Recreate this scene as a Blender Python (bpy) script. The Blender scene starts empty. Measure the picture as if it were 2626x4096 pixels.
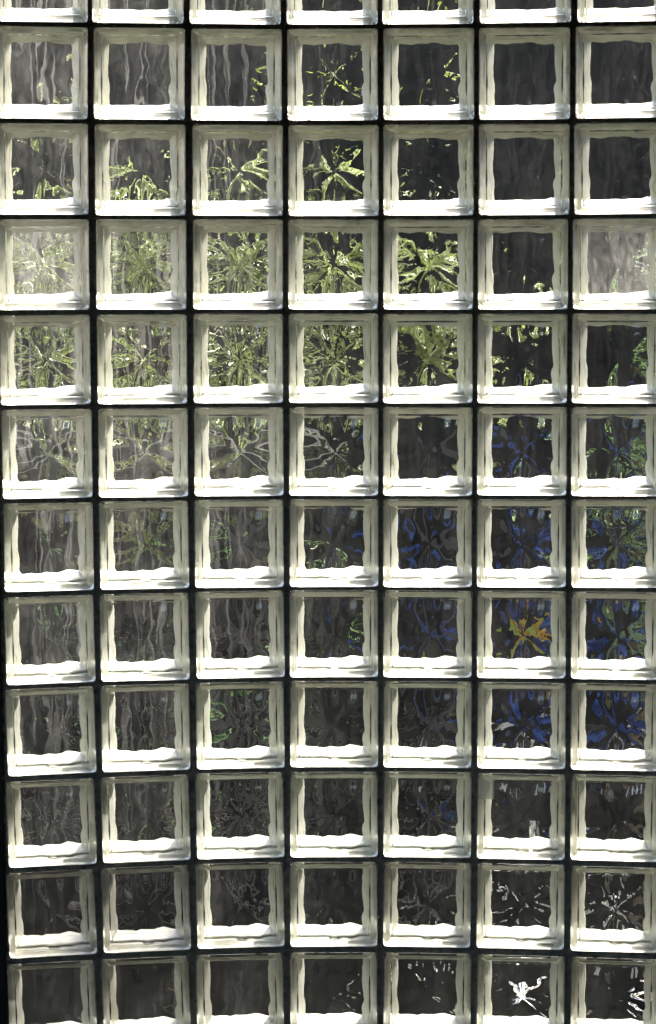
import bpy, bmesh, math, random
from mathutils import Vector, Matrix, noise
R = math.radians
sc = bpy.context.scene

# ------------------------------------------------------------------ camera, world, sun, exposure
ZC = 1.30                                   # height of the middle of the glass block panel
CAM = Vector((-0.0075, -6.1675, ZC + 0.842)); PITCH = 0.1353; F = 11780.0
cd = bpy.data.cameras.new("camera"); cam = bpy.data.objects.new("camera", cd)
sc.collection.objects.link(cam); sc.camera = cam
cd.sensor_fit = 'VERTICAL'; cd.sensor_height = 36.0; cd.lens = 36.0 * F / 4096
cd.clip_start = 0.1; cd.clip_end = 300
cam.location = CAM; cam.rotation_euler = (math.pi/2 - PITCH, 0, 0)

SUN_EL, SUN_AZ = R(43), R(31)               # azimuth measured from +y (outside) towards +x
w = bpy.data.worlds.new("World"); sc.world = w; w.use_nodes = True
nt = w.node_tree; bg = nt.nodes['Background']
sky = nt.nodes.new('ShaderNodeTexSky'); sky.sky_type = 'NISHITA'; sky.sun_disc = False
sky.sun_elevation = SUN_EL; sky.sun_rotation = SUN_AZ; sky.air_density = 0.8; sky.dust_density = 5.0
nt.links.new(sky.outputs[0], bg.inputs[0]); bg.inputs[1].default_value = 0.15
sl = bpy.data.lights.new("sun", 'SUN'); sl.energy = 2.0; sl.angle = R(1.0); sl.color = (1.0, .97, .91)
so = bpy.data.objects.new("sun", sl); sc.collection.objects.link(so)
sdir = Vector((math.sin(SUN_AZ)*math.cos(SUN_EL), math.cos(SUN_AZ)*math.cos(SUN_EL), math.sin(SUN_EL)))
so.rotation_euler = sdir.to_track_quat('Z', 'Y').to_euler(); so.location = sdir*20
sc.view_settings.view_transform = 'Standard'; sc.view_settings.look = 'None'
sc.view_settings.gamma = 1.0; sc.view_settings.use_curve_mapping = False
sc.view_settings.exposure = 2.76
cy = sc.cycles
cy.max_bounces = 14; cy.transmission_bounces = 12; cy.transparent_max_bounces = 12
cy.diffuse_bounces = 5; cy.glossy_bounces = 4
cy.caustics_reflective = False; cy.caustics_refractive = True
cy.sample_clamp_indirect = 4.0; cy.use_denoising = True; cy.blur_glossy = 0.3

# ------------------------------------------------------------------ helpers
def link(o, parent=None):
    sc.collection.objects.link(o)
    if parent: o.parent = parent
    return o
def tag(o, label=None, cat=None, group=None, kind=None):
    if label: o['label'] = label
    if cat: o['category'] = cat
    if group: o['group'] = group
    if kind: o['kind'] = kind
    return o
def mesh(name, V, Fc, mat, smooth=True, uv=None):
    me = bpy.data.meshes.new(name); me.from_pydata(V, [], Fc); me.update()
    if mat: me.materials.append(mat)
    if smooth: me.polygons.foreach_set('use_smooth', [True]*len(me.polygons))
    if uv is not None:
        l = me.uv_layers.new(name='UVMap')
        for lp in me.loops: l.data[lp.index].uv = uv[lp.vertex_index]
    return me
def obj(name, me, parent=None):
    return link(bpy.data.objects.new(name, me), parent)
def empty(name, loc):
    o = bpy.data.objects.new(name, None); o.location = loc; o.empty_display_size = .1
    return link(o)
class NT:
    def __init__(s, name):
        s.m = bpy.data.materials.new(name); s.m.use_nodes = True; s.t = s.m.node_tree
        s.b = s.t.nodes['Principled BSDF']; s.o = s.t.nodes['Material Output']
    def n(s, k, **kw):
        x = s.t.nodes.new('ShaderNode' + k)
        for a, b in kw.items(): setattr(x, a, b)
        return x
    def l(s, a, b): s.t.links.new(a, b)
    def noise(s, vec, scale, detail=3, rough=.5, dist=0):
        x = s.n('TexNoise'); x.inputs['Scale'].default_value = scale; x.inputs['Detail'].default_value = detail
        x.inputs['Roughness'].default_value = rough; x.inputs['Distortion'].default_value = dist
        if vec: s.l(vec, x.inputs['Vector'])
        return x.outputs['Fac']
    def map(s, src, sc_=(1,1,1), loc=(0,0,0), rot=(0,0,0)):
        x = s.n('Mapping'); x.inputs['Scale'].default_value = sc_; x.inputs['Location'].default_value = loc
        x.inputs['Rotation'].default_value = rot
        s.l(src, x.inputs['Vector']); return x.outputs[0]
    def ramp(s, f, pts):
        x = s.n('ValToRGB'); e = x.color_ramp.elements
        while len(e) < len(pts): e.new(.5)
        for i, (p, c) in enumerate(pts):
            e[i].position = p; e[i].color = (c, c, c, 1) if isinstance(c, (int, float)) else (*c, 1)
        s.l(f, x.inputs[0]); return x.outputs[0]
    def mul(s, a, b, op='MULTIPLY'):
        x = s.n('Math', operation=op)
        for i, q in enumerate((a, b)):
            if isinstance(q, (int, float)): x.inputs[i].default_value = q
            else: s.l(q, x.inputs[i])
        return x.outputs[0]
    def bump(s, h, strength=.3, dist=.002):
        x = s.n('Bump'); x.inputs['Strength'].default_value = strength; x.inputs['Distance'].default_value = dist
        s.l(h, x.inputs['Height']); s.l(x.outputs[0], s.b.inputs['Normal'])
def plain(name, col, rough=.6, var=.25, scale=12, spec=.3, metal=0, coat=0, bump=0):
    m = NT(name); co = m.n('TexCoord').outputs['Object']
    f = m.noise(co, scale, 5, .6)
    lo = tuple(c*(1-var) for c in col); hi = tuple(min(1, c*(1+var)) for c in col)
    m.l(m.ramp(f, [(.3, lo), (.7, hi)]), m.b.inputs['Base Color'])
    m.b.inputs['Roughness'].default_value = rough; m.b.inputs['Specular IOR Level'].default_value = spec
    m.b.inputs['Metallic'].default_value = metal; m.b.inputs['Coat Weight'].default_value = coat
    if bump: m.bump(f, bump, .01)
    return m.m

# ------------------------------------------------------------------ materials
m = NT('clear_glass')
g = m.n('BsdfGlass'); g.inputs['IOR'].default_value = 1.5; g.inputs['Roughness'].default_value = 0.0
g.inputs['Color'].default_value = (.985, .985, .968, 1); m.l(g.outputs[0], m.o.inputs['Surface']); M_GLASS = m.m

m = NT('cast_glass_wall')                     # the pressed side of the block, backed with pale edge coating
uv = m.n('UVMap').outputs[0]; ob = m.n('ObjectInfo').outputs['Random']
ad = m.n('VectorMath', operation='ADD'); cmb = m.n('CombineXYZ'); m.l(m.mul(ob, 37.0), cmb.inputs[0]); m.l(m.mul(ob, 11.0), cmb.inputs[1])
m.l(uv, ad.inputs[0]); m.l(cmb.outputs[0], ad.inputs[1]); uvr = ad.outputs[0]
s1 = m.noise(m.map(uvr, (1.6, 34, 1)), 1.0, 4, .6, .25)
s2 = m.noise(m.map(uvr, (5, 7, 1)), 1.0, 5, .65, .3)
cA = m.ramp(s1, [(.33, (.38, .40, .36)), (.42, (.84, .85, .79)), (.52, (.95, .95, .92)), (.60, (.74, .76, .71)), (.68, (.96, .96, .93))])  # darkest streaks put the glass's reflection lines into the colour
cB = m.ramp(s2, [(.28, (.64, .64, .53)), (.42, (.94, .94, .89)), (.6, (1, 1, 1))])
sv = m.n('SeparateXYZ'); m.l(uv, sv.inputs[0])
seam = m.ramp(m.mul(sv.outputs[1], m.mul(s2, .02), 'ADD'), [(.104, 0), (.112, .42), (.120, .42), (.128, 0), (.193, 0), (.199, .45), (.204, .45), (.210, 0)])  # dark reflection lines and ridge crease painted into the wall's base colour
dark_line_mask = m.ramp(m.noise(m.map(uvr, (3.1, .6, 1), (4, 0, 0)), 1.0, 2, .5), [(.44, 0), (.56, .8)])
sm = m.n('Mix', data_type='RGBA'); m.l(m.mul(seam, dark_line_mask), sm.inputs[0]); m.l(cB, sm.inputs[6]); sm.inputs[7].default_value = (.10, .115, .11, 1)
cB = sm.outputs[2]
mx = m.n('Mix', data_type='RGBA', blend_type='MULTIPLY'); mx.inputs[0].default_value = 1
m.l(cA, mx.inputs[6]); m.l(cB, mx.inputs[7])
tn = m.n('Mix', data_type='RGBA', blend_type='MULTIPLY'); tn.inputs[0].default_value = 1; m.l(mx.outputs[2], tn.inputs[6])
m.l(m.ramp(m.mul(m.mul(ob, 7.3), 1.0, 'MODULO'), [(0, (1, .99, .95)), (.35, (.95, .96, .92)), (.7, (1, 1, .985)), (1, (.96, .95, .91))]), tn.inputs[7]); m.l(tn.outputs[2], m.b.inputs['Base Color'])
m.b.inputs['Roughness'].default_value = .28; m.b.inputs['Coat Weight'].default_value = 1.0
m.b.inputs['Coat Roughness'].default_value = .12; m.bump(s1, .35, .002); M_SIDE = m.m

def back_material(name, base, streak, dusty=0.0):
    m = NT(name); tc = m.n('NewGeometry').outputs['Position']
    tr = m.n('BsdfTransparent'); tr.inputs[0].default_value = (.93, .96, .93, 1)
    di = m.n('BsdfTranslucent'); di.inputs[0].default_value = (.57, .585, .57, 1)
    gl = m.n('BsdfGlossy'); gl.inputs['Roughness'].default_value = .03; gl.inputs[0].default_value = (1, 1, 1, 1)
    # run-down dirt: tall thin streaks, wandering a little sideways
    sep = m.n('SeparateXYZ'); m.l(tc, sep.inputs[0])
    hi = m.n('MapRange'); hi.inputs[1].default_value = .6; hi.inputs[2].default_value = 2.2; hi.inputs[3].default_value = .55; hi.inputs[4].default_value = 2.6; m.l(sep.outputs[2], hi.inputs[0])
    wob = m.noise(m.map(tc, (14, 1, 14)), 1.0, 2, .5)
    nx = m.mul(sep.outputs[0], m.mul(wob, .03), 'ADD')
    c2 = m.n('CombineXYZ'); m.l(m.mul(nx, 62), c2.inputs[0]); m.l(m.mul(sep.outputs[2], 2.2), c2.inputs[2])
    st = m.noise(c2.outputs[0], 1.0, 1, .4)
    sharp = m.ramp(st, [(.545, 0), (.572, .8), (.60, 1), (.635, 0)])
    side = m.n('MapRange'); side.inputs[1].default_value = .05; side.inputs[2].default_value = -.50
    side.inputs[3].default_value = 0.04; side.inputs[4].default_value = 1.0; m.l(sep.outputs[0], side.inputs[0]); side_o = m.mul(side.outputs[0], hi.outputs[0])
    film = m.noise(m.map(tc, (9, 9, 5)), 1.0, 6, .6)
    film2 = m.noise(m.map(tc, (55, 55, 34)), 1.0, 6, .7, 1.2)
    film3 = m.noise(m.map(tc, (120, 120, 9)), 1.0, 5, .65)
    filmr = m.mul(m.mul(m.ramp(film, [(.35, .25), (.65, 1)]), m.ramp(film2, [(.35, .35), (.65, 1.0)])), m.ramp(film3, [(.36, .45), (.60, 1.0)]))
    filmr = m.mul(filmr, 1.7)
    speck = m.ramp(m.noise(tc, 260, 2, .5), [(.66, 0), (.74, .5)])
    f = m.mul(m.mul(sharp, m.mul(side_o, streak)), m.mul(filmr, m.mul(m.mul(side_o, .35, 'ADD'), base)), 'ADD')
    f = m.mul(f, m.mul(speck, .06), 'ADD')
    if dusty:
        f = m.mul(f, m.mul(filmr, dusty), 'ADD')
    f = m.mul(f, .9, 'MINIMUM')
    a = m.n('MixShader'); m.l(f, a.inputs[0]); m.l(tr.outputs[0], a.inputs[1]); m.l(di.outputs[0], a.inputs[2])
    fr = m.n('Fresnel'); fr.inputs[0].default_value = 1.35
    b = m.n('MixShader'); m.l(fr.outputs[0], b.inputs[0]); m.l(a.outputs[0], b.inputs[1]); m.l(gl.outputs[0], b.inputs[2])
    m.l(b.outputs[0], m.o.inputs['Surface']); return m.m
M_BACK = back_material('weathered_back_glass', .030, .055)
M_DUST = back_material('dust_coated_back_glass', .035, .04, .24)

m = NT('dark_mortar'); co = m.n('TexCoord').outputs['Object']
f = m.noise(co, 55, 8, .7); f2 = m.noise(co, 3, 3, .5)
c = m.ramp(f, [(.3, (.11, .10, .075)), (.7, (.36, .34, .26))]); m.l(c, m.b.inputs['Base Color'])
m.b.inputs['Roughness'].default_value = .9; m.bump(f, .8, .002); M_MORTAR = m.m
M_ROOM = plain('dark_plaster', (.20, .19, .165), .8, .2, 4, .2, bump=.2)
M_MASON = plain('dark_masonry', (.045, .042, .038), .9, .3, 6, .2, bump=.3)
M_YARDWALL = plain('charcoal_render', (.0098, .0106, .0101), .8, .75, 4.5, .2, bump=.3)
M_DOOR = plain('near_black_paint', (.012, .013, .013), .5, .3, 5)
M_GROUND = plain('dark_paving', (.0075, .0078, .0073), .95, .35, 6, .01, bump=.4)

# ------------------------------------------------------------------ the curved panel: where its joints run
K = 0.17; RC = 1/K
VX = {340:[364,754,1141,1524.8,1906,2292.5], 690:[367.4,759.6,1143.6,1527.4,1906.8,2287.8],
      1430:[374,763,1145,1523,1900,2279], 1810:[381,764.7,1148,1524,1899,2276.8],
      2540:[390.5,771,1149.6,1525,1899,2276], 2900:[393,773,1151,1524,1901,2275.5], 3650:[395.6,773,1149,1523.6,1897,2273]}
HY = [(96,106.6,94),(485,492,482),(869,871,867),(1249,1246.5,1246),(1630,1621,1623),(2003.6,1991,1990),
      (2375.5,2356,2360),(2746,2716,2727.5),(3110,3079,3093),(3477,3436,3456.5),(3839,3797.5,3821)]
for k in VX:
    v = VX[k]; VX[k] = [v[0] - (v[1]-v[0])*.995] + v + [v[5] + (v[5]-v[4])*1.0]
YK = sorted(VX)
def vjoint(j, y):                     # j 0..7
    if y <= YK[0]: a, b = YK[0], YK[1]
    elif y >= YK[-1]: a, b = YK[-2], YK[-1]
    else:
        a = max(k for k in YK if k <= y); b = min(k for k in YK if k > y)
    t = (y-a)/(b-a); return VX[a][j]*(1-t) + VX[b][j]*t
rows = [tuple(2*HY[0][i]-HY[1][i] for i in range(3))] + HY + [tuple(2*HY[-1][i]-HY[-2][i] for i in range(3))]
def hjoint(i, x):                     # i 0..12
    a, b, c = rows[i]; t = (x-1324)/1150.0
    p = ((a-b) if t < 0 else (c-b)); return b + p*abs(t)**1.6
fw = Vector((0, math.cos(PITCH), -math.sin(PITCH))); up = Vector((0, math.sin(PITCH), math.cos(PITCH)))
def ray(px, py): return (fw*F + Vector((1,0,0))*(px-1313) - up*(py-2048)).normalized()
def on_wall(px, py):
    d = ray(px, py); ox, oy = CAM.x, CAM.y + RC      # cylinder axis at (0,-RC)
    A = d.x*d.x + d.y*d.y; B = 2*(ox*d.x + oy*d.y); C = ox*ox + oy*oy - RC*RC
    t = (-B + math.sqrt(B*B - 4*A*C))/(2*A); p = CAM + d*t
    return (math.atan2(p.x, p.y + RC)*RC, p.z)        # arc length, height
def wall_point(s, z, depth=0.0):                      # depth > 0 = towards outside
    a = s/RC; r = RC + depth
    return Vector((math.sin(a)*r, -RC + math.cos(a)*r, z))
def crossing(i, j):
    x, y = 1313, 2048
    for _ in range(8): x = vjoint(j, y); y = hjoint(i, x)
    return on_wall(x, y)
G = [[crossing(i, j) for j in range(8)] for i in range(13)]

def behind(col, row, dist):           # a spot DIST metres past the wall, seen through that block (fractions allowed)
    i = min(max(row+.5, 0), 11.99); j = min(max(col+.5, 0), 6.99); a, b = int(i), int(j); u, v = i-a, j-b
    s = (G[a][b][0]*(1-u)+G[a+1][b][0]*u)*(1-v) + (G[a][b+1][0]*(1-u)+G[a+1][b+1][0]*u)*v
    z = (G[a][b][1]*(1-u)+G[a+1][b][1]*u)*(1-v) + (G[a][b+1][1]*(1-u)+G[a+1][b+1][1]*u)*v
    p = wall_point(s, z); d = (p-CAM).normalized(); return p + d*(dist/d.y)

# ------------------------------------------------------------------ glass block meshes (block is 189 mm, origin at its bottom centre)
S = 0.1868; H2 = S/2; RAD = .007
def sdf(x, z, half=H2, r=RAD):
    qx, qz = abs(x)-(half-r), abs(z)-(half-r)
    return math.hypot(max(qx, 0), max(qz, 0)) + min(max(qx, qz), 0) - r
def interp(tab, d):
    for (a, b), (c, e) in zip(tab, tab[1:]):
        if d <= c:
            t = (d-a)/(c-a) if c > a else 0; t = max(0, min(1, t)); t = t*t*(3-2*t); return b + (e-b)*t
    return tab[-1][1]
FRONT = [(0,.0024),(.0010,.0012),(.0030,.0003),(.0060,.0000),(.0095,.0009),(.0118,.0018),(.0132,.0034),(.0146,.0032),(.0165,.0010),(.0215,.0008),(.1,.0008)]
BUMPS = [(-.043,.004,.5,.013),(.044,-.006,.55,.012),(.004,.045,.45,.012),(-.006,-.043,.6,.013),(-.030,.030,-.3,.010),(.031,.029,-.3,.010),(-.028,-.033,-.3,.010),(.032,-.030,-.35,.011)]
def wavy(x, z):
    # pressed star relief: the slope depends mostly on the direction from the centre, so images fan out
    wx = x - .003 + .0075*noise.noise(Vector((x*24, z*24, 5))); wz = z + .002 + .0075*noise.noise(Vector((x*24, z*24, 15)))
    r = math.sqrt(wx*wx + wz*wz + .007**2); t = math.atan2(wz, wx)
    g_ = .029*math.cos(4*t-.15) + .010*math.cos(5*t+.8) + .006*math.cos(9*t+2.1) + .0011*math.cos(14*t+.3)
    h = (r-.007)*g_*1.0
    for (a, b, c, s) in BUMPS: h += .0010*c*math.exp(-((x-a)**2+(z-b)**2)/(2*s*s))
    for p_, q_, ph in ((x, z, 0.0), (z, x, 2.0)):      # scalloped relief that grows towards the pane's edges
        h += .30*math.cos(2*math.pi*p_/.046 + ph + (1.1 if q_ > 0 else 0) + .8*math.sin(p_*38+ph))*(q_*q_)*min(1, abs(q_)/.03)*max(0, 1-(abs(p_)/.066)**4)
    v = Vector((x*30, z*30, 3.3)); h += .0011*noise.noise(v)
    v = Vector((x*75, z*62, 9.1)); h += .00020*noise.noise(v)
    v = Vector((x*210, z*170, 1.7)); h += .00006*noise.noise(v)
    return h
def front_mesh():
    e = [0,.0006,.0014,.0024,.0034,.0044,.0056,.0072,.0088,.0100,.0110,.0120,.0130,.0141,.0152,.0164,.0176,.0190,.0205,.0225,.025]
    n = 84; mid = [(.025 + (S-.05)*k/n) for k in range(1, n)]
    c = [-H2+a for a in e] + [-H2+a for a in mid] + [H2-a for a in reversed(e)]
    N = len(c); Vf = []; Vb = []
    for z in c:
        for x in c:
            px, pz = x, z; d = sdf(px, pz)
            if abs(x) > H2-RAD and abs(z) > H2-RAD and d > 1e-9:
                # pull to the rounded corner
                cx_ = math.copysign(H2-RAD, px); cz_ = math.copysign(H2-RAD, pz); L = math.hypot(px-cx_, pz-cz_)
                px = cx_ + (px-cx_)*RAD/L; pz = cz_ + (pz-cz_)*RAD/L; d = 0
            dm = min(H2-abs(px), H2-abs(pz)); dd = min(dm, -d)
            y = interp(FRONT, max(0, dd)); y += .42*max(0, abs(px)+abs(pz)-(2*H2-.0150)); y += .00012*noise.noise(Vector((px*60, pz*60, 7)))
            Vf.append((px, y, pz+H2))
            amp = min(1, .5*min(1,max(0,(dm-.010)/.008)) + .5*max(0, (dm-.014)/.024)) if dm > .010 else 0; amp = amp*amp*(3-2*amp)
            yb = .0105 + wavy(px, pz)*amp
            Vb.append((px, yb, pz+H2))
    V = Vf + Vb; Fc = []; o = N*N
    for i in range(N-1):
        for j in range(N-1):
            a = i*N+j; Fc.append((a, a+1, a+N+1, a+N)); Fc.append((o+a, o+a+N, o+a+N+1, o+a+1))
    ring = [j for j in range(N)] + [i*N+N-1 for i in range(1, N)] + [(N-1)*N+j for j in range(N-2, -1, -1)] + [i*N for i in range(N-2, 0, -1)]
    for k in range(len(ring)):
        a, b = ring[k], ring[(k+1) % len(ring)]; Fc.append((a, o+a, o+b, b))
    return mesh('front_pane', V, Fc, M_GLASS)
def rrect(inset, r, n=10, seg=14):
    h = H2-inset; pts = []
    for q, (sx, sz) in enumerate(((1,-1),(1,1),(-1,1),(-1,-1))):
        cx_, cz_ = sx*(h-r), sz*(h-r); a0 = -math.pi/2 + q*math.pi/2
        for k in range(n+1):
            a = a0 + k*(math.pi/2)/n; pts.append((cx_+r*math.cos(a), cz_+r*math.sin(a)))
        nx = ((1,1),(-1,1),(-1,-1),(1,-1))[q]; nh = (nx[0]*(h-r), nx[1]*(h-r))
        a = a0 + math.pi/2; p0 = pts[-1]; p1 = (nh[0]+r*math.cos(a), nh[1]+r*math.sin(a))
        for k in range(1, seg): pts.append((p0[0]+(p1[0]-p0[0])*k/seg, p0[1]+(p1[1]-p0[1])*k/seg))
    return pts
def side_mesh():
    prof = [(-.0004,.0020,.007),(-.0002,.0080,.007),(.0000,.0122,.007),(.0034,.0180,.006),(.0085,.0285,.007),(.0115,.0352,.008),(.0127,.0374,.008),(.0137,.0372,.009),(.0148,.0376,.009),
            (.0172,.0432,.009),(.0200,.0505,.009),(.0235,.0595,.009),(.0262,.0665,.008),(.0278,.0708,.007),(.0290,.0735,.006),(.020,.0770,.006),(.004,.0770,.006),(-.0006,.070,.006),(-.0007,.0030,.007)]
    V = []; uv = []; Fc = []; n = None; L = 0
    for k, (ins, y, r) in enumerate(prof):
        P = rrect(ins, r); n = len(P)
        if k: L += math.hypot(ins-prof[k-1][0], y-prof[k-1][1])
        u = 0
        for q, (x, z) in enumerate(P):
            if q: u += math.hypot(x-P[q-1][0], z-P[q-1][1])
            w_ = .0005*noise.noise(Vector((x*45, z*45, y*30+5))) if 2 < k < 14 else 0
            V.append((x*(1+w_/H2*1.5), y + w_*2, z*(1+w_/H2*1.5)+H2)); uv.append((u*5, L*5))
    for k in range(len(prof)):
        k2 = (k+1) % len(prof)
        for q in range(n):
            q2 = (q+1) % n; Fc.append((k*n+q, k2*n+q, k2*n+q2, k*n+q2))
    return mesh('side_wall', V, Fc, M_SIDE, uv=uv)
def back_mesh(mat):
    n = 24; h = H2-.0270; V = []; Fc = []
    for i in range(n+1):
        for j in range(n+1):
            x = -h+2*h*j/n; z = -h+2*h*i/n
            V.append((x, .0742+.0006*noise.noise(Vector((x*50, z*50, 2))), z+H2))
    for i in range(n):
        for j in range(n):
            a = i*(n+1)+j; Fc.append((a, a+1, a+n+2, a+n+1))
    return mesh('back_pane', V, Fc, mat)
ME_F, ME_S, ME_B, ME_D = front_mesh(), side_mesh(), back_mesh(M_BACK), back_mesh(M_DUST)

LOOK = [
 ["grey block with pale drips", "grey block with one green corner fleck", "dark block with green bottom corners", "dark block with yellow-green smears", "dark block with yellow blot above its sill", "plain dark block", "dark block with small green spot low down"],
 ["grey block crossed by wavy pale drips", "grey block with thin drips and green bottom fringe", "dark block with a small green ring", "dark block with bright yellow spots", "black block with few yellow flecks", "empty charcoal block", "charcoal block with green right edge"],
 ["streaky grey block with faint green", "streaky block with green curl at top", "dark block with green wings and streaks", "dark block with green swirls around a dark middle", "dark block with green left fringe", "empty dark block with green specks at its sill", "empty dark block with leafy right edge"],
 ["milky dust-covered block with dim green", "block packed with fine green swirls", "block packed with green X-shaped swirls", "dark block with bold green tangles", "dark block with slender green branches", "black block with a few green blots", "dusty mauve-grey hazy block"],
 ["block filled with bright green swirls", "block filled with mottled olive green", "block with broad green bands", "black block with broad leafy green bands", "black block with green arcs", "black block with sparse green and blue flecks", "black block with dark green loops"],
 ["dark block split by pale lines, green left", "dark block with thin pale branching lines", "dark block with green patches at right", "dark block with small green patch at left", "dark block with blue and green specks", "dark block with blue rings", "dark block with blue and green ribbons"],
 ["dark block with pale streak and lens", "dark block with faint rings", "dark block with tiny pale highlights", "near-black block with faint shapes", "dark block with blue, green and amber specks", "block with blue and amber swirls", "block full of blue swirls"],
 ["smoky block with a crooked pale drip", "dark block with thin green star", "smoky dark block nearly empty", "dark block with white glint and blue corner", "dark block with green diagonal and blue", "block with amber, green and blue star", "dark block with blue branch and green"],
 ["smoky block with two pale drips", "smoky block with scattered green leaves", "smoky block with small green fleck", "brownish dark block with blue right rim", "dark block with faint blue fragments", "dark block with blue lower blot", "dark block with dull blue haze"],
 ["smoky block with tall pale drips", "smoky block with one green leaf", "smoky block with faint arch", "dark block with pinkish glint", "dark block with blue shards", "scratched block with small white glints", "dark block with curved blue stroke"],
 ["grey block with faint vertical drips", "dark block with brown rings", "dark block with pale arch", "dark block with fine pale threads", "dark block with white glints at right", "black block with sparkling white pieces", "black block with slanted glassy glint"],
 ["grey block with faint swirls", "dark block with round pale spot", "dark block with pale forked shape", "dark block with pale ripples", "dark block with many white glints", "dark block with white starburst", "dark block with pinkish corner glint"],
]
ORD = ['first', 'second', 'third', 'fourth', 'fifth', 'sixth', 'seventh', 'eighth', 'ninth', 'tenth']
def rowname(r):
    return 'the cropped top row' if r == 0 else 'the cropped bottom row' if r == 11 else 'whole row ' + ORD[r-1]
centers = {}
first = None
for r in range(12):
    for c in range(7):
        p = [G[r][c], G[r][c+1], G[r+1][c+1], G[r+1][c]]
        s = sum(q[0] for q in p)/4; z = sum(q[1] for q in p)/4
        tilt = (math.atan2(p[1][1]-p[0][1], p[1][0]-p[0][0]) + math.atan2(p[2][1]-p[3][1], p[2][0]-p[3][0]))/2
        jr = random.Random(r*31+c*7); tilt += jr.uniform(-.004, .004)
        s += jr.uniform(-.0006, .0006); z += jr.uniform(-.0006, .0006)
        centers[r, c] = (s, z, tilt)
        a = s/RC
        Rm = Matrix.Rotation(-a + jr.uniform(-.006,.006), 3, 'Z') @ Matrix.Rotation(-tilt, 3, 'Y') @ Matrix.Rotation(jr.uniform(-.005,.005), 3, 'X')
        base = wall_point(s, z, jr.uniform(-.0006,.0006)) + Rm @ Vector((0, 0, -H2))
        e = empty('glass_block', base); e.rotation_euler = Rm.to_euler()
        side = 'far left' if c == 0 else 'far right' if c == 6 else ORD[c] + ' from left'
        row = 'cropped top row' if r == 0 else 'cropped bottom row' if r == 11 else ORD[r-1] + ' full row'
        tag(e, f"{LOOK[r][c]}, {side} in {row}", 'glass block', 'glass blocks set in the dark mortar grid')
        if first is None:
            first = [obj('front_pane', ME_F, e), obj('side_wall', ME_S, e), obj('back_pane', ME_B, e)]
        else:
            for ch in first:
                o = ch.copy(); o.parent = e; sc.collection.objects.link(o)
                if ch is first[2] and (r, c) in ((3,0),(3,6)): o.data = ME_D

# ------------------------------------------------------------------ mortar grid (one lattice) with ragged joint edges
GM = [list(row_) for row_ in G]               # the lattice's outer rim is straight where it meets the masonry
for row_ in GM:
    row_[0] = (min(g_[0][0] for g_ in G), row_[0][1]); row_[7] = (max(g_[7][0] for g_ in G), row_[7][1])
for j_ in range(8):
    GM[0][j_] = (GM[0][j_][0], max(g_[1] for g_ in G[0])); GM[12][j_] = (GM[12][j_][0], min(g_[1] for g_ in G[12]))
def mortar():
    V = []; Fc = []
    NS = 30
    cache = {}
    def vid(key, s, z, dep):
        if key not in cache: cache[key] = len(V); V.append(tuple(wall_point(s, z, dep)))
        return cache[key]
    def block_ring(r, c):       # ring points around the block opening, NS per side, + matching outer ring on the joint centre lines
        s, z, t = centers[r, c]; h = H2; pin = []; pin0 = []; lip = []; pout = []
        q = [GM[r+1][c], GM[r+1][c+1], GM[r][c+1], GM[r][c]]
        loc = [(-h,-h),(h,-h),(h,h),(-h,h)]
        for k in range(4):
            a, b = loc[k], loc[(k+1)%4]; A, B = q[k], q[(k+1)%4]
            for n in range(NS):
                f = n/NS; x = a[0]+(b[0]-a[0])*f; y = a[1]+(b[1]-a[1])*f
                sl_ = 1.0 if n else .985
                j = noise.noise(Vector((x*90+c*5, y*90+r*7, 4)))*.0011 + noise.noise(Vector((x*260+c*5, y*260, 8+r)))*.0006
                j = .0006 - min(.0022, 2.2*max(0, j-.00035))
                x2 = x*sl_*(1+j/h); y2 = y*sl_*(1+j/h)
                pin0.append((s+x*sl_*(1+.0006/h)*math.cos(t)-y*sl_*(1+.0006/h)*math.sin(t), z+x*sl_*(1+.0006/h)*math.sin(t)+y*sl_*(1+.0006/h)*math.cos(t))); lip.append(.0030 if j > .0003 else .0030-.0032*min(1,(.0006-j)/.0012))
                pin.append((s+x2*math.cos(t)-y2*math.sin(t), z+x2*math.sin(t)+y2*math.cos(t)))
                pout.append((A[0]+(B[0]-A[0])*f, A[1]+(B[1]-A[1])*f))
        return pin, pin0, lip, pout
    for r in range(12):
        for c in range(7):
            pin, pin0, lip, pout = block_ring(r, c); n = len(pin)
            def okey(p, dep): return (round(p[0], 5), round(p[1], 5), dep)
            for k in range(n):
                k2 = (k+1) % n
                d0 = .0042 + .0010*noise.noise(Vector((pout[k][0]*40, pout[k][1]*40, 0)))
                d1 = .0042 + .0010*noise.noise(Vector((pout[k2][0]*40, pout[k2][1]*40, 0)))
                o1 = vid(okey(pout[k], 'f'), *pout[k], d0); o2 = vid(okey(pout[k2], 'f'), *pout[k2], d1)
                i1 = vid((r, c, k, 'f'), *pin[k], lip[k]); i2 = vid((r, c, k2, 'f'), *pin[k2], lip[k2])
                Fc.append((o1, i1, i2, o2) if False else (o1, o2, i2, i1))
                j1 = vid((r, c, k, 'm'), *pin0[k], .087); j2 = vid((r, c, k2, 'm'), *pin0[k2], .087)
                q1 = vid((r, c, k, 'q'), *pin0[k], .0042); q2 = vid((r, c, k2, 'q'), *pin0[k2], .0042)
                Fc.append((i1, i2, q2, q1)); Fc.append((q1, q2, j2, j1))
                b1 = vid(okey(pout[k], 'b'), *pout[k], .087); b2 = vid(okey(pout[k2], 'b'), *pout[k2], .087)
                Fc.append((j1, j2, b2, b1))
                # close the lattice's outer rim
                side = k // NS
                if (side == 0 and r == 11) or (side == 1 and c == 6) or (side == 2 and r == 0) or (side == 3 and c == 0):
                    Fc.append((o2, o1, b1, b2))
    me = mesh('mortar_grid', V, Fc, M_MORTAR, smooth=False)
    return me
mg = obj('mortar_grid', mortar())
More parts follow.
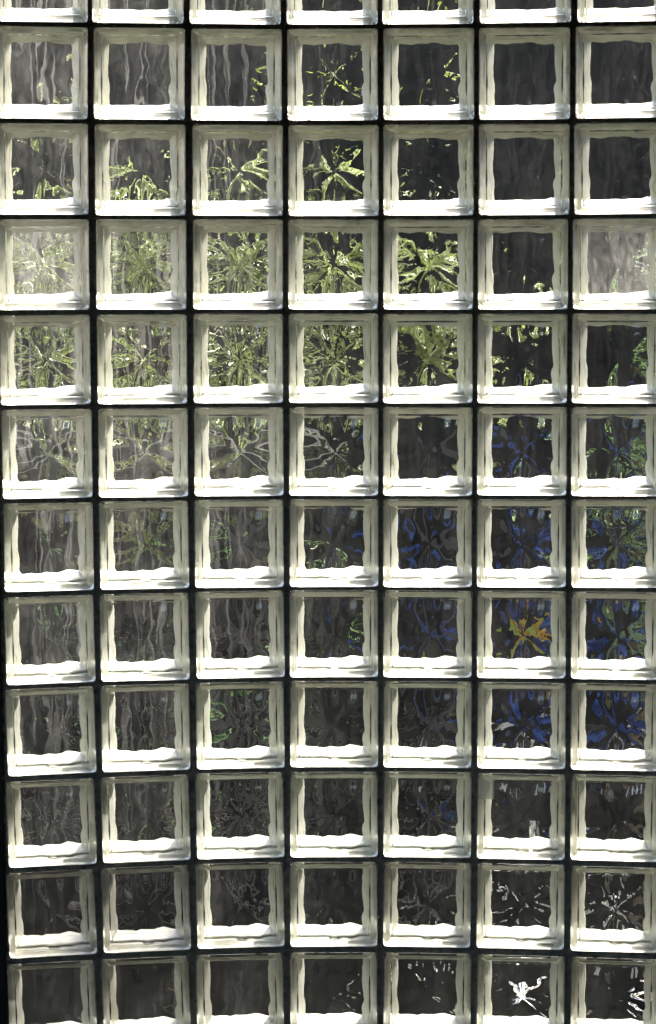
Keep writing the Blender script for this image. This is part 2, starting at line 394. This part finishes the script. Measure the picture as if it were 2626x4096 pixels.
tag(mg, 'near-black mortar joints forming a curved lattice around the glass blocks', 'mortar')

# ------------------------------------------------------------------ setting: the room and the yard behind
def boxes(name, L, mat, smooth=False):
    V = []; Fc = []
    for (x0, y0, z0, x1, y1, z1) in L:
        b = len(V)
        V += [(x0,y0,z0),(x1,y0,z0),(x1,y1,z0),(x0,y1,z0),(x0,y0,z1),(x1,y0,z1),(x1,y1,z1),(x0,y1,z1)]
        Fc += [tuple(b+i for i in f) for f in ((0,3,2,1),(4,5,6,7),(0,1,5,4),(1,2,6,5),(2,3,7,6),(3,0,4,7))]
    return mesh(name, V, Fc, mat, smooth)
zt = max(G[0][j][1] for j in range(8)); zb = min(G[12][j][1] for j in range(8))
sl0 = min(G[i][0][0] for i in range(13)); sr0 = max(G[i][7][0] for i in range(13))
# the masonry that frames the panel (a single mesh following the curve)
def surround():
    V = []; Fc = []
    ztop = 3.6
    def strip(s0, s1, za, zb_, n):
        b = len(V)
        for k in range(n+1):
            s_ = s0+(s1-s0)*k/n
            for (dep, zz) in ((-.002, za), (-.002, zb_), (.12, zb_), (.12, za)): V.append(tuple(wall_point(s_, zz, dep)))
        for k in range(n):
            for q in range(4):
                Fc.append((b+k*4+q, b+k*4+(q+1)%4, b+(k+1)*4+(q+1)%4, b+(k+1)*4+q))
        Fc.append((b, b+3, b+2, b+1)); e_ = b+n*4; Fc.append((e_, e_+1, e_+2, e_+3))
    strip(-2.6, sl0+.003, 0, ztop, 12); strip(sr0-.003, 2.6, 0, ztop, 12)
    strip(sl0+.0032, sr0-.0032, zt-.003, ztop, 10); strip(sl0+.0032, sr0-.0032, 0, zb+.003, 10)
    return mesh('masonry_surround', V, Fc, M_MASON, False)
tag(obj('masonry_surround', surround()), 'dark plastered wall framing the glass block panel', 'wall')
tag(obj('room_floor', boxes('room_floor', [(-2.7,-8,-.1,2.7,-.02,0)], M_ROOM)), kind='structure')
tag(obj('ceiling', boxes('ceiling', [(-2.7,-8,3.6,2.7,.13,3.7)], M_ROOM)), kind='structure')
tag(obj('side_wall_of_room', boxes('side_wall_of_room', [(-2.8,-8,0,-2.52,-5,3.6),(-2.8,-2.6,0,-2.52,-.3,3.6),(-2.8,-5,0,-2.52,-2.6,.9),(-2.8,-5,2.6,-2.52,-2.6,3.6)], M_ROOM)), 'plain dark room wall left of the panel, with an opening added for light', 'wall', kind='structure')  # opening added in this unseen wall so daylight reaches the mortar
tag(obj('side_wall_of_room', boxes('side_wall_of_room', [(2.52,-8,0,2.8,-.3,3.6)], M_ROOM)), 'plain dark room wall right of the panel', 'wall', kind='structure')
tag(obj('rear_wall_of_room', boxes('rear_wall_of_room', [(-2.8,-8.2,0,2.8,-8,3.6)], M_ROOM)), 'plain dark room wall facing the panel', 'wall', kind='structure')
tag(obj('ground', boxes('ground', [(-60,.1,-.3,60,80,-.05)], M_GROUND)), kind='structure')

m = NT('shade_sheet_tint'); tr = m.n('BsdfTransparent'); tr.inputs[0].default_value = (.62, .61, .585, 1); gl = m.n('BsdfGlossy'); gl.inputs['Roughness'].default_value = .1
mx = m.n('MixShader'); mx.inputs[0].default_value = .05; m.l(tr.outputs[0], mx.inputs[1]); m.l(gl.outputs[0], mx.inputs[2]); m.l(mx.outputs[0], m.o.inputs['Surface'])
cv = [(-2.8,.135,2.95),(2.8,.135,2.95),(2.8,1.25,2.88),(-2.8,1.25,2.88)]
tag(obj('shade_sheet', mesh('shade_sheet', cv, [(0,1,2,3)], m.m, False)), kind='structure')  # unseen tinted sheet, added to dim the light on the upper rows
M_BOUNCE = plain('pale_bounce', (.62,.59,.53), .85, .15, 3)  # for unseen walls added at both ends to bounce light into the blocks
for x0 in (-3.4, 3.15):
    o = obj('bounce_wall', boxes('bounce_wall', [(x0, .25, -.05, x0+.25, 2.98, 2.6)], M_BOUNCE)); tag(o, 'unseen pale wall added beyond the left end to bounce light' if x0 < 0 else 'unseen pale wall added beyond the right end to bounce light', 'wall', kind='structure')
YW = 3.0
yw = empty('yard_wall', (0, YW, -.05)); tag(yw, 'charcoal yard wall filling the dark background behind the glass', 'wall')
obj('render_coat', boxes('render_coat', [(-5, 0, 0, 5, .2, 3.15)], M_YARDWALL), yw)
d0 = behind(2.55, 7, YW); d1 = behind(3.75, 7, YW)
obj('door', boxes('door', [(d0.x, -.03, .02, d1.x, .0-.002, 1.15)], M_DOOR), yw)

def leaf_cloud(name, clumps, n_per, size, mat, seed, parent, droop=.3):
    rg = random.Random(seed); V = []; Fc = []
    for (c, rad) in clumps:
        for _ in range(n_per):
            while True:
                q = Vector((rg.uniform(-1,1), rg.uniform(-1,1), rg.uniform(-1,1)))
                if q.length < 1: break
            p = c + Vector((q.x*rad[0], q.y*rad[1], q.z*rad[2])); L = size*rg.uniform(.6, 1.4); W = L*rg.uniform(.32, .5)
            d = Vector((rg.uniform(-1,1), rg.uniform(-1,.6), rg.uniform(-1,.7)-droop)).normalized()
            sd = d.cross(Vector((rg.uniform(-1,1), rg.uniform(-1,1), 1))).normalized(); nn = d.cross(sd)
            b = len(V)
            V += [tuple(p), tuple(p+d*L*.35+sd*W*.5+nn*L*.06), tuple(p+d*L*.75+sd*W*.38+nn*L*.05), tuple(p+d*L-nn*L*.08), tuple(p+d*L*.75-sd*W*.38+nn*L*.05), tuple(p+d*L*.35-sd*W*.5+nn*L*.06), tuple(p+d*L*.5)]
            Fc += [(b,b+1,b+6),(b+1,b+2,b+6),(b+2,b+3,b+6),(b+3,b+4,b+6),(b+4,b+5,b+6),(b+5,b,b+6)]
    return obj(name, mesh(name, V, Fc, mat, False), parent)
def tube(name, pts, rad, mat, parent, n=8):
    V = []; Fc = []
    for k, p in enumerate(pts):
        t = (pts[min(k+1, len(pts)-1)] - pts[max(k-1, 0)]).normalized()
        a = t.cross(Vector((0,1,.1))).normalized(); b = t.cross(a); rr = rad[k] if isinstance(rad, (list, tuple)) else rad
        for q in range(n):
            an = 2*math.pi*q/n; V.append(tuple(p + a*rr*math.cos(an) + b*rr*math.sin(an)))
    for k in range(len(pts)-1):
        for q in range(n): Fc.append((k*n+q, k*n+(q+1)%n, (k+1)*n+(q+1)%n, (k+1)*n+q))
    Fc.append(tuple(range(n))); Fc.append(tuple(reversed(range((len(pts)-1)*n, len(pts)*n))))
    return obj(name, mesh(name, V, Fc, mat), parent)
def leafmat(name, a, b):
    m = NT(name); co = m.n('NewGeometry')
    f = m.noise(co.outputs['Position'], 14, 4, .6)
    m.l(m.ramp(f, [(.35, a), (.65, b)]), m.b.inputs['Base Color']); m.b.inputs['Roughness'].default_value = .4
    tl = m.n('BsdfTranslucent'); m.l(m.ramp(f, [(.35, a), (.65, b)]), tl.inputs[0])
    mx = m.n('MixShader'); mx.inputs[0].default_value = .35; m.l(m.b.outputs[0], mx.inputs[1]); m.l(tl.outputs[0], mx.inputs[2])
    m.l(mx.outputs[0], m.o.inputs['Surface']); return m.m
M_LEAF = leafmat('fresh_leaf', (.11, .15, .04), (.36, .42, .16))
M_YLEAF = leafmat('lime_leaf', (.22, .28, .04), (.36, .42, .09))
M_DLEAF = leafmat('deep_leaf', (.02, .05, .02), (.10, .18, .05))
M_STEM = plain('bark', (.10, .08, .05), .8)

PD = 1.15
# planter shelf with a pale edge; the big shrub grows on it
pl = empty('planter', behind(1.6, 6, PD)); pl.location.z = -.05; tag(pl, 'long raised dark planter with a thin pale rim under the green shrub', 'planter')
a = behind(-.6, 4.97, PD); b = behind(3.1, 4.97, PD); zt_ = a.z; ox, oy = pl.location.x, pl.location.y
obj('box', boxes('box', [(a.x-.5-ox, .0, zt_+.005, b.x-ox, .16, zt_+.05)], plain('dark_planter', (.02,.024,.023), .5)), pl)
obj('rim', boxes('rim', [(a.x-.5-ox, -.006, zt_+.044, b.x-ox+.004, -.001, zt_+.0485)], plain('pale_rim', (.50,.48,.45), .4)), pl)
sh = empty('shrub', (a.x+.4, a.y+.15, zt_+.05)); tag(sh, 'bright green leafy shrub seen through the left blocks', 'shrub')
def W(col, row, d): return behind(col, row, d) - sh.location
cl = []
for (c_, r_, rx, rz) in ((.2,5.35,.10,.035),(1.3,5.5,.08,.04),(2.2,5.3,.09,.03),(2.9,5.1,.05,.03),(.8,5.9,.04,.03),(3.2,3.1,.10,.06),(4.2,2.95,.06,.04),(4.3,3.6,.06,.035),(-.1,2.95,.10,.05),(.9,2.8,.10,.05),(2.0,2.9,.09,.05),(-.3,3.5,.10,.12),(.4,3.3,.10,.10),(1.1,3.2,.12,.12),(.1,4.2,.11,.10),(.9,4.2,.12,.10),(1.9,3.5,.12,.13),(2.0,4.3,.11,.09),(2.8,3.7,.12,.09),(3.1,4.3,.12,.07),(3.9,3.5,.07,.05),(.5,4.8,.12,.04),(1.6,4.8,.10,.04),(3.5,3.4,.06,.045),(2.6,2.7,.045,.035),(1.5,2.4,.05,.035),(4.1,3.9,.05,.03),(3.6,2.8,.035,.025),(4.6,4.4,.035,.02),(.8,2.3,.05,.03),(2.2,2.1,.05,.03),(-.1,2.4,.05,.02),(3.0,2.1,.04,.03),(.3,1.4,.015,.01),(5.0,3.5,.02,.02)):
    cl.append((W(c_, r_, PD+.1), (rx, .10, rz)))
leaf_cloud('foliage', cl, 92, .046, M_LEAF, 3, sh)
base = Vector((0, .0, 0))
for k, (c_, r_) in enumerate(((.3,3.3),(1.2,3.3),(2.1,3.6),(2.9,4.1))):
    e_ = W(c_, r_, PD+.12); tube('stem', [base+Vector((e_.x*.3,0,0)), base.lerp(e_, .5)+Vector((.03,0,.02)), e_], [.008,.006,.003], M_STEM, sh)
for lx in (a.x-.3, -.42, b.x-.06):
    obj('leg', boxes('leg', [(lx-ox-.02, .06, 0, lx-ox+.02, .10, zt_+.003)], bpy.data.materials['dark_planter']), pl)
# lime vine hanging at the top
vn = empty('hanging_vine', behind(3.3, -.4, PD)); tag(vn, 'lime yellow vine tips hanging behind the upper middle blocks', 'vine')
cl = [(behind(c_, r_, PD)-vn.location, (s_, .04, s_*.8)) for (c_, r_, s_) in ((3.2,.1,.035),(3.5,.6,.03),(4.1,.3,.03),(3.0,1.2,.022),(2.4,.9,.018),(4.3,1.1,.018),(3.7,-.3,.05))]
leaf_cloud('foliage', cl, 20, .026, M_YLEAF, 5, vn)
vg = random.Random(77)
cl = [(behind(vg.uniform(-.4, 3.9), vg.choice((-.2,.4,1.0,1.5,1.7,2.0,2.2)) + vg.uniform(-.2,.2), PD)-vn.location, (.03,.03,.022)) for _ in range(26)]
leaf_cloud('sprigs', cl, 6, .024, M_LEAF, 15, vn)
tube('stem', [behind(3.7,-1.2,PD)-vn.location, behind(3.6,0,PD)-vn.location, behind(3.4,.7,PD)-vn.location], .003, M_STEM, vn)
# darker plant on the right
rp = empty('dark_leafed_bush', behind(7.0, 8, 1.3)); rp.location.z = -.05; tag(rp, 'deep green bush along the right-hand blocks', 'bush')
cl = [(behind(c_, r_, 1.3)-rp.location, (.07, .08, .09)) for (c_, r_) in ((7.5,3.2),(7.05,4.2),(6.2,6.2),(5.7,5.5),(6.3,7.1),(6.9,4.9),(6.9,5.7),(6.9,6.5))]
leaf_cloud('foliage', cl, 40, .045, leafmat('bush_leaf', (.06, .12, .04), (.20, .32, .10)), 8, rp)
tube('stem', [Vector((0,0,0)), behind(7.1,6,1.3)-rp.location, behind(7.1,2,1.3)-rp.location], [.02,.014,.006], M_STEM, rp)
# small seedling leaves low left
sd_ = empty('low_creeper', behind(1.4, 9, .85)); sd_.location.z = -.05; tag(sd_, 'thin dark creeper with scattered leaves behind the lower left blocks', 'creeper')
cl = [(behind(c_, r_, .85)-sd_.location, (.03, .03, .03)) for (c_, r_) in ((.2,5.8),(1.1,6.1),(1.8,5.9),(2.9,6.2),(.1,6.6),(3.3,7.0),(.6,7.1),(1.3,7.3),(1.7,7.8),(1.1,8.2),(2.4,7.7),(1.6,8.6),(.7,8.3),(2.5,6.6),(1.2,9.2))]
leaf_cloud('foliage', cl, 9, .028, leafmat('mid_leaf', (.08,.2,.05), (.25,.42,.12)), 21, sd_)
tube('stem', [Vector((0,0,0)), behind(1.2,8.4,.85)-sd_.location, behind(1.5,7.2,.85)-sd_.location], .003, M_STEM, sd_)

# blue crumpled sheet
def sheet(name, col, cen, wx, wz, mat, seed, amp=.04):
    n = 40; V = []; Fc = []
    for i in range(n+1):
        for j in range(n+1):
            x = (j/n-.5)*wx*(1+.15*math.sin(i*.3)); z = (i/n-.5)*wz + .03*math.sin(j*.35)
            y = amp*noise.noise(Vector((x*9+seed, z*5, seed))) + amp*.7*noise.noise(Vector((x*22, z*14, seed+3)))
            V.append((x, y, z+wz/2)); 
    o = len(V); V += [(x, y+.012, z) for (x, y, z) in V]
    for i in range(n):
        for j in range(n):
            a = i*(n+1)+j; Fc.append((a, a+1, a+n+2, a+n+1)); Fc.append((o+a, o+a+n+1, o+a+n+2, o+a+1))
    ring = [j for j in range(n+1)] + [i*(n+1)+n for i in range(1,n+1)] + [n*(n+1)+j for j in range(n-1,-1,-1)] + [i*(n+1) for i in range(n-1,0,-1)]
    for k in range(len(ring)):
        a, b = ring[k], ring[(k+1) % len(ring)]; Fc.append((a, o+a, o+b, b))
    return mesh(name, V, Fc, mat)
BD = 2.1
bp = behind(5.45, 9.4, BD); bp.z = -.05
M_BLUE = leafmat('blue_plastic', (.018, .055, .27), (.07, .16, .52)); M_BLUE.node_tree.nodes['Principled BSDF'].inputs['Roughness'].default_value = .15
bo = obj('blue_sheet', sheet('blue_sheet', None, None, .11, 1.10, M_BLUE, 2.0, .09)); bo.location = bp
tag(bo, 'tall crumpled glossy blue plastic sheet behind the right-hand blocks', 'plastic sheet')
yo = obj('amber_bag', sheet('amber_bag', None, None, .12, .11, leafmat('amber_plastic', (.62,.38,.03), (.85,.60,.10)), 5.0, .03))
yo.location = behind(5.15, 7.3, BD-.25); tag(yo, 'small amber crumpled bag over the blue sheet', 'bag')
lo = obj('lime_pouch', sheet('lime_pouch', None, None, .06, .07, leafmat('lime_plastic', (.25,.42,.06), (.40,.58,.12)), 9.0, .02))
lo.location = behind(5.0, 7.3, BD-.33); tag(lo, 'little lime green pouch beside the amber bag', 'pouch')

# grey planks leaning on the yard wall
M_PLANK = plain('weathered_plank', (.060, .050, .044), .8, .3, 20)
for k, (c_, w_, h_, lab) in enumerate(((1.75,.09,1.35,'tall grey plank leaning on the yard wall, seen behind the third column'),(2.35,.07,1.05,'short grey plank leaning beside the tall one'),(4.25,.10,1.2,'grey-brown plank leaning right of the dark door'))):
    b = behind(c_, 9.5, 2.2); o = obj('plank', boxes('plank', [(-w_/2,-.012,0,w_/2,.012,h_)], M_PLANK)); o.location = (b.x, 2.55, -.05)
    o.rotation_euler = (R(-17), R((3,-4,2)[k]), 0); tag(o, lab, 'plank', 'planks leaning on the yard wall')
# shiny vessels standing on the paving, lower right
M_STEEL = plain('polished_steel', (.80,.77,.72), .14, .05, 5, .5, metal=1.0)
M_ENAMEL = leafmat('white_plastic', (.74,.72,.68), (.86,.84,.80))
def lathe(name, prof, mat, parent=None, n=36):
    V = []; Fc = []
    for (r_, z_) in prof:
        for q in range(n): V.append((r_*math.cos(2*math.pi*q/n), r_*math.sin(2*math.pi*q/n), z_))
    for k in range(len(prof)-1):
        for q in range(n): Fc.append((k*n+q, k*n+(q+1)%n, (k+1)*n+(q+1)%n, (k+1)*n+q))
    return obj(name, mesh(name, V, Fc, mat), parent)
BOWL = [(.001,.002),(.03,.0),(.05,.012),(.068,.035),(.078,.065),(.083,.067),(.081,.070),(.074,.064),(.064,.037),(.047,.016),(.001,.008)]
JAR = [(.001,.001),(.035,0),(.040,.006),(.040,.085),(.034,.098),(.034,.112),(.037,.113),(.036,.117),(.031,.116),(.030,.097),(.036,.083),(.036,.008),(.001,.005)]
def ground_spot(c_, d_): return (behind(c_, 10, d_).x, d_, -.05)
for (c_, d_, nm, pr, mt, lab, cat, k_) in ((5.05,.85,'steel_bowl',BOWL,M_STEEL,'round polished steel bowl on the dark paving','bowl',.8),(6.4,.80,'steel_bowl',BOWL,M_STEEL,'second steel bowl at the far right of the paving','bowl',.7),
        (4.2,1.0,'steel_canister',JAR,M_STEEL,'slim steel canister standing left of the bowls','canister',.6),(5.7,1.25,'enamel_pot',JAR,M_ENAMEL,'small white enamel pot standing between the two bowls','pot',.5),
        (4.7,1.6,'steel_canister',JAR,M_STEEL,'steel canister standing farther back on the paving','canister',.7),(6.1,1.75,'steel_canister',JAR,M_STEEL,'squat steel canister at the foot of the blue sheet','canister',.8),
        (3.2,.85,'steel_cup',JAR,M_STEEL,'little steel cup left of all the vessels','cup',.4)):
    o = lathe(nm, [(a_*k_, b_*k_) for a_, b_ in pr], mt); o.location = ground_spot(c_, d_); tag(o, lab, cat)
# dry twiggy plants: fine pale stems behind the lower left and centre
M_TWIG = plain('dry_twig', (.20, .185, .16), .7, .3, 30)
def twigs(cc, d_, seed, lab, h_, nst):
    rg = random.Random(seed); root = empty('dry_bush', (behind(cc, 10, d_).x, d_, -.05)); tag(root, lab, 'bush', 'dry twiggy bushes in the yard')
    for k in range(nst):
        p = Vector((rg.uniform(-.03,.03), rg.uniform(-.03,.03), 0)); d = Vector((rg.uniform(-.5,.5), rg.uniform(-.3,.3), 1)).normalized(); P = [p.copy()]
        n_ = rg.randint(7, 11); 
        for q in range(n_):
            d = (d + Vector((rg.uniform(-.35,.35), rg.uniform(-.25,.25), rg.uniform(-.1,.2)))).normalized(); p = p + d*h_/n_*rg.uniform(.8,1.2); P.append(p.copy())
        tube('stem', P, [.0045*(1-q/len(P)*.7) for q in range(len(P))], M_TWIG, root, 6)
    leaf_cloud('leaves', [(Vector((rg.uniform(-.2,.2), 0, h_*rg.uniform(.3,.95))), (.04,.04,.05)) for _ in range(7)], 4, .034, M_DLEAF, seed, root)
twigs(.5, 1.5, 3, 'dry twiggy bush behind the far left lower blocks', 1.0, 7)
twigs(2.2, 1.7, 4, 'dry twiggy bush behind the lower third column', .95, 6)
twigs(3.8, 1.45, 6, 'small dry bush in front of the dark door', .7, 5)
for (c_, d_, k_, lab) in ((4.55,1.45,.70,'steel cup standing left among the cups on the paving'),(5.25,1.55,.75,'steel cup next to the left one on the paving'),(5.95,1.50,.80,'steel cup on the paving below the middle of the crate'),(6.55,1.6,.75,'steel cup at the right end of the row on the paving'),(3.7,1.3,.42,'far left tiny steel cup on the paving'),(5.6,.72,.35,'nearest tiny steel cup on the paving')):
    o = lathe('steel_cup', [(a_*k_, b_*k_) for a_, b_ in JAR], M_STEEL); o.location = ground_spot(c_, d_); tag(o, lab, 'cup', 'steel cups scattered on the paving')
# dark crate with steel cups on it
cr = empty('crate', (behind(5.6, 9, 1.8).x, 1.8, -.05)); tag(cr, 'low dark slatted crate carrying white cups, lower right', 'crate')
obj('slats', boxes('slats', [(-.30,0,.02+.085*k_,.30,.012,.09+.085*k_) for k_ in range(4)]+[(-.30,.24,.02+.085*k_,.30,.252,.09+.085*k_) for k_ in range(4)], M_DOOR), cr)
obj('top', boxes('top', [(-.305,-.004,.352,.305,.256,.366)], M_DOOR), cr)
for k_ in (-1, 1): obj('side', boxes('side', [(-.298 if k_ < 0 else .286, .013, .0, -.286 if k_ < 0 else .298, .239, .351)], M_DOOR), cr)
for (x_, y_, k_, lab) in ((-.22,.06,.55,'white cup at the left end of the crate'),(-.02,.12,.45,'small white cup in the middle of the crate top'),(.14,.05,.6,'larger white cup right of the middle on the crate'),(.26,.14,.4,'tiny white cup at the right end of the crate')):
    o = lathe('white_cup', [(a_*k_, b_*k_) for a_, b_ in JAR], M_ENAMEL); o.location = (cr.location.x+x_, 1.8+y_, -.05+.366); tag(o, lab, 'cup', 'white cups on the crate')
for (c_, r_, d_, wx_, wz_, sd_n, lab) in ((4.35,6.9,2.5,.06,.14,14.0,'thin blue plastic scrap left of the tall blue sheet'),(6.3,7.4,2.3,.08,.5,11.0,'slender blue plastic sheet right of the tall one'),(4.95,8.2,2.4,.05,.12,17.0,'tiny blue plastic scrap low beside the tall blue sheet')):
    o = obj('blue_scrap', sheet('blue_scrap', None, None, wx_, wz_, M_BLUE, sd_n, .04)); p = behind(c_, r_, d_); o.location = (p.x, d_, max(p.z-wz_/2, -.045)); tag(o, lab, 'plastic scrap')
bg_ = random.Random(5)
for n_, (c_, r0_, h_) in enumerate(((3.6,6.6,.22),(4.15,6.9,.16),(4.35,7.7,.25),(5.0,6.2,.22),(6.15,5.2,.45),(6.5,6.3,.40),(6.75,8.0,.30))):
    p = behind(c_, r0_, 2.45); o = obj('blue_ribbon', sheet('blue_ribbon', None, None, .022, h_, M_BLUE, 20.0+n_, .03)); o.location = (p.x, 2.45, p.z-h_/2)
    tag(o, ('short','mid-height','low','long','tallest','long right-hand','lowest right-hand')[n_]+' narrow blue plastic ribbon hanging in the yard, '+('first','second','third','fourth','fifth','sixth','last')[n_]+' from the left', 'ribbon', 'blue ribbons hanging in the yard')
# tape and scratched smear on one block of the tenth row
def film(name, col, alpha_pts, sc_):
    m = NT(name); co = m.n('TexCoord').outputs['Object']; f = m.noise(m.map(co, sc_), 1.0, 6, .7)
    tr = m.n('BsdfTransparent'); di = m.n('BsdfTranslucent'); di.inputs[0].default_value = (*col, 1); d2 = m.n('BsdfDiffuse'); d2.inputs[0].default_value = (*col, 1)
    ad_ = m.n('AddShader'); m.l(di.outputs[0], ad_.inputs[0]); m.l(d2.outputs[0], ad_.inputs[1])
    mx_ = m.n('MixShader'); m.l(m.ramp(f, alpha_pts), mx_.inputs[0]); m.l(tr.outputs[0], mx_.inputs[1]); m.l(ad_.outputs[0], mx_.inputs[2]); m.l(mx_.outputs[0], m.o.inputs['Surface']); return m.m
blk = [o for o in sc.objects if o.get('category') == 'glass block' and o['label'].startswith('scratched')][0]
def patch(name, x0, z0, x1, z1, mat, seed):
    V = []; n = 12; rg = random.Random(seed)
    for i_ in range(n+1):
        for j_ in range(n+1):
            e_ = .0008*noise.noise(Vector((i_*.9, j_*.9, seed)))
            V.append((x0+(x1-x0)*j_/n + (e_ if j_ in (0, n) else 0), .0785, z0+(z1-z0)*i_/n + (e_ if i_ in (0, n) else 0)))
    Fc = [(a_, a_+1, a_+n+2, a_+n+1) for i_ in range(n) for a_ in range(i_*(n+1), i_*(n+1)+n)]
    V2 = [(x, -.0006, z) for x, y, z in V]
    return obj(name, mesh(name, V2, Fc, mat), blk)
patch('tape_remnant', -H2+.004, S*.70, -H2+.035, S*.965, film('old_tape', (.80,.77,.68), [(.3, .55), (.7, .8)], (60, 60, 60)), 2)
patch('paint_smear', .018, S*.03, .040, S*.46, film('scraped_paint', (.85,.85,.83), [(.44, .02), (.60, .6)], (160, 160, 28)), 5)

for (c_, r_, d_, wx_, wz_, sd_n, lab) in ((4.9,5.2,2.3,.06,.08,4.0,'small blue plastic scrap caught high on the leaning plank'),(4.3,9.3,1.9,.12,.10,7.0,'low crumpled blue plastic scrap on the paving'),(3.6,6.2,2.4,.07,.13,6.0,'narrow blue plastic scrap by the dark door')):
    o = obj('blue_scrap', sheet('blue_scrap', None, None, wx_, wz_, M_BLUE, sd_n, .04)); p = behind(c_, r_, d_); o.location = (p.x, d_, max(p.z, -.045)); tag(o, lab, 'plastic scrap')
